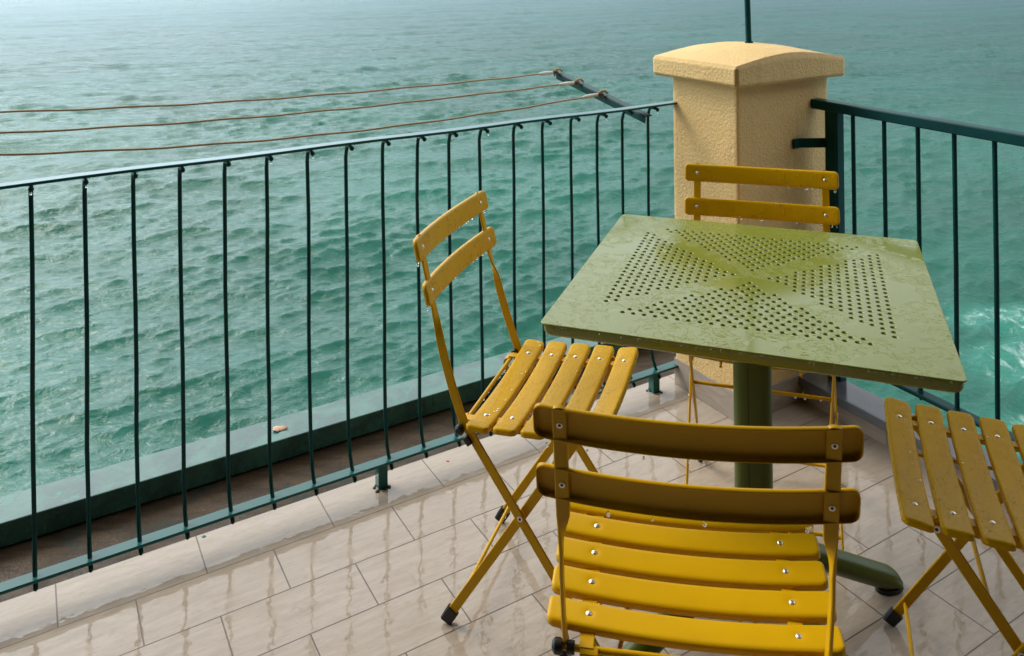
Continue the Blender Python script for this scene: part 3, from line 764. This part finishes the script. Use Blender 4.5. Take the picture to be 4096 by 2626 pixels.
def make_chair():
    ch = thing("folding_chair", "x", "chair")
    for i in range(5):
        yy = (i-2)*DY; z = ZS + TILT*yy - SB*SX*SX
        o = obj("seat_slat", ME_seat, ch, (0, yy, z), (TILT*1.0 + (0.10 if i == 0 else 0.02 if i < 4 else -0.10)*-1, 0, 0)); solid(o)
        o.data = ME_seat
        for sx in (1, -1): obj("rivet", ME_riv, o, (sx*SX, 0, SB*SX*SX-0.0012))
    for (yy, zz, tl) in ((-0.2475, 0.792, 0.225), (-0.2265, 0.7015, 0.235)):
        o = obj("back_slat", ME_back, ch, (0, yy-BB*0.172**2, zz), (tl, 0, 0)); solid(o)
        for sx in (1, -1): obj("rivet", ME_riv, o, (sx*0.172, BB*0.172**2-0.0012, 0), (R(90), 0, 0))
    for sx in (1, -1):
        up = (0.815, 0.79, 0.75, 0.70, 0.675, 0.660)
        path = [(0.172, -0.2590, 0.8135), (0.172, -0.2530, 0.792), (0.172, -0.2435, 0.750), (0.172, -0.2325, 0.7015), (0.172, -0.2255, 0.668),
                (0.1725, -0.2215, 0.652), (0.1735, -0.2185, 0.641), (0.175, -0.215, 0.628), (0.1765, -0.211, 0.614), (0.177, -0.208, 0.600),
                (0.178, -0.199, 0.565), (0.1785, -0.185, 0.518), (0.179, -0.173, 0.482), (0.179, -0.165, 0.459), (0.179, -0.157, 0.441),
                (0.179, -0.146, 0.423), (0.179, -0.131, 0.401), (0.179, -0.105, 0.363), (0.179, -0.034, 0.260), (0.179, 0.139, 0.008)]
        tw = [0, 0, 0, 0, 0, 0.12, 0.35, 0.62, 0.88, 1] + [1]*10
        pts = [Vector((sx*p[0], p[1], p[2])) for p in path]; ups = []
        for i, p in enumerate(pts):
            d = (pts[min(i+1, len(pts)-1)]-pts[max(i-1, 0)]).normalized()
            X_ = Vector((1, 0, 0)); Yp = d.cross(X_).normalized(); a = tw[i]*math.pi/2*(sx)
            ups.append(X_*math.cos(a)+Yp*math.sin(a))
        wds = [0.0195]*5 + [0.0185, 0.0165, 0.0155, 0.017, 0.0185] + [0.0195]*10
        mb = MB(); n = len(pts); vs = []; pr = rect(1, 1, 0.0)
        for i, p in enumerate(pts):
            d = (pts[min(i+1, n-1)]-pts[max(i-1, 0)]).normalized(); u = ups[i]; u = (u-d*u.dot(d)).normalized(); q = d.cross(u)
            for a, b_ in rect(wds[i], 0.0052, 0.0013): vs.append(p+u*a+q*b_)
        fs = [[i*8+j, i*8+(j+1) % 8, (i+1)*8+(j+1) % 8, (i+1)*8+j] for i in range(n-1) for j in range(8)] + [list(range(8))[::-1], [(n-1)*8+j for j in range(8)]]
        mb.add(vs, fs)
        # rounded top end
        cpt = pts[0]; dd = (pts[0]-pts[1]).normalized(); X_ = Vector((1, 0, 0)); q = dd.cross(X_)
        arc = [cpt + X_*0.00975*math.cos(R(a))+dd*0.006*math.sin(R(a)) for a in range(0, 181, 20)]
        mb.add([p+q*0.0026 for p in arc]+[p-q*0.0026 for p in arc], [list(range(10)), list(range(19, 9, -1))]+[[i, i+10, i+11, i+1] for i in range(9)])
        lg = mb.build("upright_leg", M_yel, ch, True, 35)
        dn = (pts[-1]-pts[-2]).normalized()
        mb = MB(); mb.sweep([pts[-1]-dn*0.026, pts[-1]-dn*0.012, Vector((pts[-1].x, pts[-1].y+0.002, 0.0045))], rect(0.027, 0.012, 0.003), Vector((0, 0.83, 0.56))); 
        for v in mb.v: v.z = max(v.z, 0.0005)
        mb.build("rubber_foot", M_rubber, lg)
        mb = MB()
        mb.tube([(sx*0.1765, -0.034, 0.262), (sx*0.1835, -0.034, 0.262)], 0.0058, 14); mb.build("pivot_rivet", M_steel, lg)
        mb = MB(); mb.tube([(sx*0.1830, -0.034, 0.262), (sx*0.1842, -0.034, 0.262)], 0.0026, 10); mb.build("rivet_hole_shade", M_hole, lg)
        # rivet backs on upright
        for yy, zz in ((-0.2530, 0.792), (-0.2325, 0.7015)):
            mb = MB(); mb.tube([(sx*0.172, yy-0.0020, zz), (sx*0.172, yy-0.0036, zz-0.0004)], 0.0040, 12); mb.build("rivet_back", M_steel, lg)
            mb = MB(); mb.tube([(sx*0.172, yy-0.0030, zz), (sx*0.172, yy-0.0040, zz-0.0004)], 0.0023, 10); mb.build("rivet_hole_shade", M_hole, lg)
        # second leg: from the seat front down to the rear foot
        a_ = Vector((sx*0.168, 0.092, 0.446)); b_ = Vector((sx*0.168, -0.2045, 0.010)); dn = (b_-a_).normalized()
        mb = MB(); mb.sweep([a_-dn*0.004, a_+dn*0.02, b_], rect(0.0195, 0.0052, 0.0013), Vector((0, 0.83, -0.56))); l2 = mb.build("cross_leg", M_yel, ch, True, 35)
        mb = MB(); mb.sweep([b_-dn*0.026, b_-dn*0.012, Vector((b_.x, b_.y-0.002, 0.0045))], rect(0.027, 0.012, 0.003), Vector((0, 0.83, -0.56)))
        for v in mb.v: v.z = max(v.z, 0.0005)
        mb.build("rubber_foot", M_rubber, l2)
        mb = MB(); mb.tube([(sx*0.1705, 0.088, 0.4365), (sx*0.1745, 0.088, 0.4365)], 0.0062, 14); mb.build("pivot_rivet", M_steel, l2)
        mb = MB(); mb.tube([(sx*0.1740, 0.088, 0.4365), (sx*0.1752, 0.088, 0.4365)], 0.0028, 10); mb.build("rivet_hole_shade", M_hole, l2)
        # seat rail: angle strip under the slats, with a hooked tab at the rear
        zr = lambda y: ZS-0.0105+TILT*y
        mb = MB(); mb.sweep([(sx*SX, y, zr(y)) for y in (-0.168, -0.1, 0.0, 0.139)], rect(0.021, 0.0035, 0.0008), (1, 0, 0))
        mb.sweep([(sx*(SX+0.0095), y, zr(y)-0.009) for y in (-0.150, 0.0, 0.120)], rect(0.018, 0.0028, 0.0006), (0, 0, 1))
        mb.sweep([(sx*(SX-0.004), -0.165, zr(-0.165)), (sx*(SX-0.004), -0.174, zr(-0.17)-0.003), (sx*(SX-0.004), -0.1775, zr(-0.17)-0.011), (sx*(SX-0.004), -0.176, zr(-0.17)-0.032), (sx*(SX-0.004), -0.171, zr(-0.17)-0.036)], rect(0.026, 0.003, 0.0008), (1, 0, 0))
        mb.build("seat_rail", M_yel, ch, True, 35)
        # black knob and spacer where the rear rod passes through the upright
        mb = MB(); mb.tube([(sx*0.182, -0.163, 0.427), (sx*0.186, -0.163, 0.427), (sx*0.193, -0.163, 0.427), (sx*0.197, -0.163, 0.427)], [0.0085, 0.0105, 0.0100, 0.006], 14); 
        mb.tube([(sx*0.165, -0.163, 0.427), (sx*0.176, -0.163, 0.427)], 0.0085, 12); mb.build("plastic_knob", M_rubber, ch)
        mb = MB(); mb.box((sx*0.182, -0.146, 0.404), (0.0055, 0.009, 0.0065), Matrix.Rotation(-0.9, 3, 'X'), 0.001); mb.build("plastic_stop", M_rubber, ch)
    for nm, y, z, x, r in (("rear_rod", -0.163, 0.427, 0.183, 0.0046), ("middle_rod", 0.008, 0.322, 0.167, 0.0042), ("rear_foot_rod", -0.176, 0.052, 0.167, 0.0042), ("front_foot_rod", 0.109, 0.052, 0.178, 0.0042)):
        mb = MB(); mb.tube([(-x, y, z), (0, y, z), (x, y, z)], r, 12); mb.build(nm, M_yel, ch)
    mb = MB(); mb.tube([(-0.135, -0.160, 0.414), (-0.105, -0.150, 0.411), (-0.095, -0.08, 0.409), (-0.093, 0.10, 0.413)], 0.0034, 10); mb.build("locking_wire", M_yel, ch); mb = MB()
    mb.tube([(0.135, -0.160, 0.414), (0.105, -0.150, 0.411), (0.095, -0.08, 0.409), (0.093, 0.10, 0.413)], 0.0034, 10)
    mb.build("locking_wire", M_yel, ch)
    return ch
def children(o): return [c for c in bpy.data.objects if c.parent == o]
def copy_tree(o, parent=None):
    c = o.copy(); col.objects.link(c)
    if parent is not None: c.parent = parent
    for ch in children(o):
        copy_tree(ch, c)
    return c
GRP = "yellow folding chairs around the table"
poses = [((0.2525, 1.3213), -0.1563, "yellow folding chair nearest the viewer, seen from behind, its seat only damp"),
         ((0.0731, 1.8742), -1.8874, "yellow folding chair turned sideways between the left railing and the table"),
         ((0.8287, 1.5444), 1.2299, "yellow folding chair cut off by the right edge, only seat and legs in view"),
         ((0.5894, 2.1042), 2.8561, "yellow folding chair standing against the pillar behind the table")]
proto = make_chair(); chairs = [proto] + [copy_tree(proto) for _ in range(3)]
for c, (xy, a, lab) in zip(chairs, poses):
    c.location = (xy[0], xy[1], 0.0); c.rotation_euler = (0, 0, a); c['label'] = lab; c['group'] = GRP
# material per chair: the near one stands in the lee of the overhang and is nearly dry
def seat_mats(ch, ms, mbk):
    for c in children(ch):
        if c.name.startswith(("seat_slat", "back_slat")):
            while len(c.material_slots) < 1: c.data.materials.append(ms)
            c.material_slots[0].link = 'OBJECT'; c.material_slots[0].material = ms if c.name.startswith("seat") else mbk
ME_seat.materials.append(M_seat); ME_back.materials.append(M_back)
seat_mats(chairs[0], M_seat_dry, M_yel)
for c in chairs[1:]: seat_mats(c, M_seat, M_back)

# ------------------------------------------------------------------ hanging and clinging rain drops
mb = MB()
def chair_pt(k, l):
    (x, y), a, _ = poses[k]; c, s = math.cos(a), math.sin(a)
    return Vector((x+l[0]*c-l[1]*s, y+l[0]*s+l[1]*c, l[2]))
for k, cnt in ((0, 5), (1, 34), (3, 26)):
    for (yy, zz) in ((-0.2475, 0.792), (-0.2265, 0.7015)):
        for _ in range(cnt):
            x = random.uniform(-0.2, 0.2); r = random.uniform(0.0016, 0.0030)
            mb.ball(chair_pt(k, (x, yy-BB*0.172**2+BB*x*x-0.0055-0.004*random.random(), zz-0.0265-r*0.6)), r, 1, 1, 1.35, 8, 6)
        if k: 
            for _ in range(60):
                x = random.uniform(-0.2, 0.2); v = random.uniform(-0.024, 0.022); r = random.uniform(0.0009, 0.0021)
                y = yy-BB*0.172**2+BB*x*x - v*0.225*-1*-1
                mb.ball(chair_pt(k, (x, yy-BB*0.172**2+BB*x*x - v*0.23 + 0.0002, zz+v)), r, 1, 0.6, random.uniform(1, 1.8), 8, 6)
for k, cnt in ((1, 150), (2, 190)):
    for _ in range(cnt):
        i = random.randrange(5); x = random.uniform(-0.198, 0.198); yy = (i-2)*DY + random.uniform(-0.019, 0.019); r = random.uniform(0.0008, 0.0019)
        mb.ball(chair_pt(k, (x, yy, ZS+TILT*yy-SB*SX*SX+SB*x*x-0.0004)), r, random.uniform(1, 2.0), 1, 0.5, 8, 5)
for _ in range(46):      # beads hanging from the rim of the table
    u = random.uniform(-0.34, 0.34); r = random.uniform(0.0014, 0.0026); c_, s_ = math.cos(TTH), math.sin(TTH)
    lx, ly = (u, -0.3495) if random.random() < 0.7 else (-0.3495, u)
    mb.ball((TX+lx*c_-ly*s_, TY+lx*s_+ly*c_, TZ-0.0042-r*0.4), r, 1, 1, 1.15, 8, 6)
for k in (1, 2, 3):
    for (y, z) in ((0.008, 0.322), (-0.176, 0.052), (-0.163, 0.427)):
        for _ in range(7):
            r = random.uniform(0.0018, 0.0030); mb.ball(chair_pt(k, (random.uniform(-0.15, 0.15), y, z-0.0046-r*0.5)), r, 1, 1, 1.2, 8, 6)
for i, a in enumerate(bars[14:]):
    if random.random() < 0.5: mb.ball(F(a, -0.072, 0.9095), 0.0028, 1, 1, 1.4)
for _ in range(40):
    a = random.uniform(-1.7, 0.2); r = random.uniform(0.0012, 0.0022); mb.ball(F(a, -0.074, 0.9262-r*0.5), r, 1, 1, 1.3)
dr = mb.build("rain_drops", M_glass); tag(dr, kind='stuff')

# ------------------------------------------------------------------ small litter
def leaf():
    c = F(-0.985, -0.425, 0.0515); vs = []; n = 16
    for i in range(n):
        a = 2*math.pi*i/n; r = 0.018*(1+0.25*math.sin(3*a+1)+0.12*math.sin(7*a))
        vs.append(Vector((r*1.2*math.cos(a), r*0.8*math.sin(a), 0.0018+0.0022*math.sin(2*a))))
    V = [c+v for v in vs] + [c+v*0.5+Vector((0, 0, 0.0008)) for v in vs] + [c+Vector((0, 0, 0.003))]
    Fc = [[i, (i+1) % n, n+(i+1) % n, n+i] for i in range(n)] + [[n+i, n+(i+1) % n, 2*n] for i in range(n)]
    o = link("dry_leaf", V, Fc, M_leaf, None, True); m_ = o.modifiers.new("s", 'SOLIDIFY'); m_.thickness = 0.0006
    tag(o, "curled pale brown leaf lying on the green ledge", "leaf")
leaf()
def flake(a, n, m_, name, lab, r=0.004):
    mb = MB(); mb.ball(F(a, n, 0.0008), r, 1.3, 0.8, 0.22, 9, 5); o = mb.build(name, m_); tag(o, lab, "flake")
flake(-1.09-0.155, -0.135, M_flake, "paint_flake", "tiny dark green paint flake at the edge of the tiles", 0.0045)
flake(-0.60, -0.100, M_red, "paint_flake", "tiny red paint flake on the tiles beside the left railing", 0.0035)

# ------------------------------------------------------------------ unseen house walls shaped to keep the viewer's side dim, and the awning
hw = thing("house_wall", "unseen house wall behind the viewer, darkened and widened to block light", "wall", F(-0.4, 3.7, 0))
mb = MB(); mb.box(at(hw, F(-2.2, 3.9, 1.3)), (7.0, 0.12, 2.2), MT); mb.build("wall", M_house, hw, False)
mb = MB(); mb.box(at(hw, F(-3.7, 1.85, 1.2)), (0.12, 2.05, 1.3), MT); mb.build("light_block_wall", M_house, hw, False)  # unseen side wall, added to cut the light from the left
aw = thing("awning", "dark awning canopy stretched over the terrace above the viewer", "awning", F(-2.6, 3.7, 2.5))
mb = MB()
cs = [(-6.0, AWN, 2.36), (0.72, AWN, 2.36), (0.72, 3.78, 2.75), (-6.0, 3.78, 2.75)]
vs = [at(aw, F(*c)) for c in cs]; mb.add(vs+[v+Vector((0, 0, 0.004)) for v in vs], [(0, 1, 2, 3), (7, 6, 5, 4), (0, 4, 5, 1), (1, 5, 6, 2), (2, 6, 7, 3), (3, 7, 4, 0)])
mb.build("canopy", M_roof, aw, False)
mb = MB(); mb.tube([at(aw, F(-6.0, AWN, 2.35)), at(aw, F(0.72, AWN, 2.35))], 0.018, 12); mb.build("front_bar", M_rail2, aw)
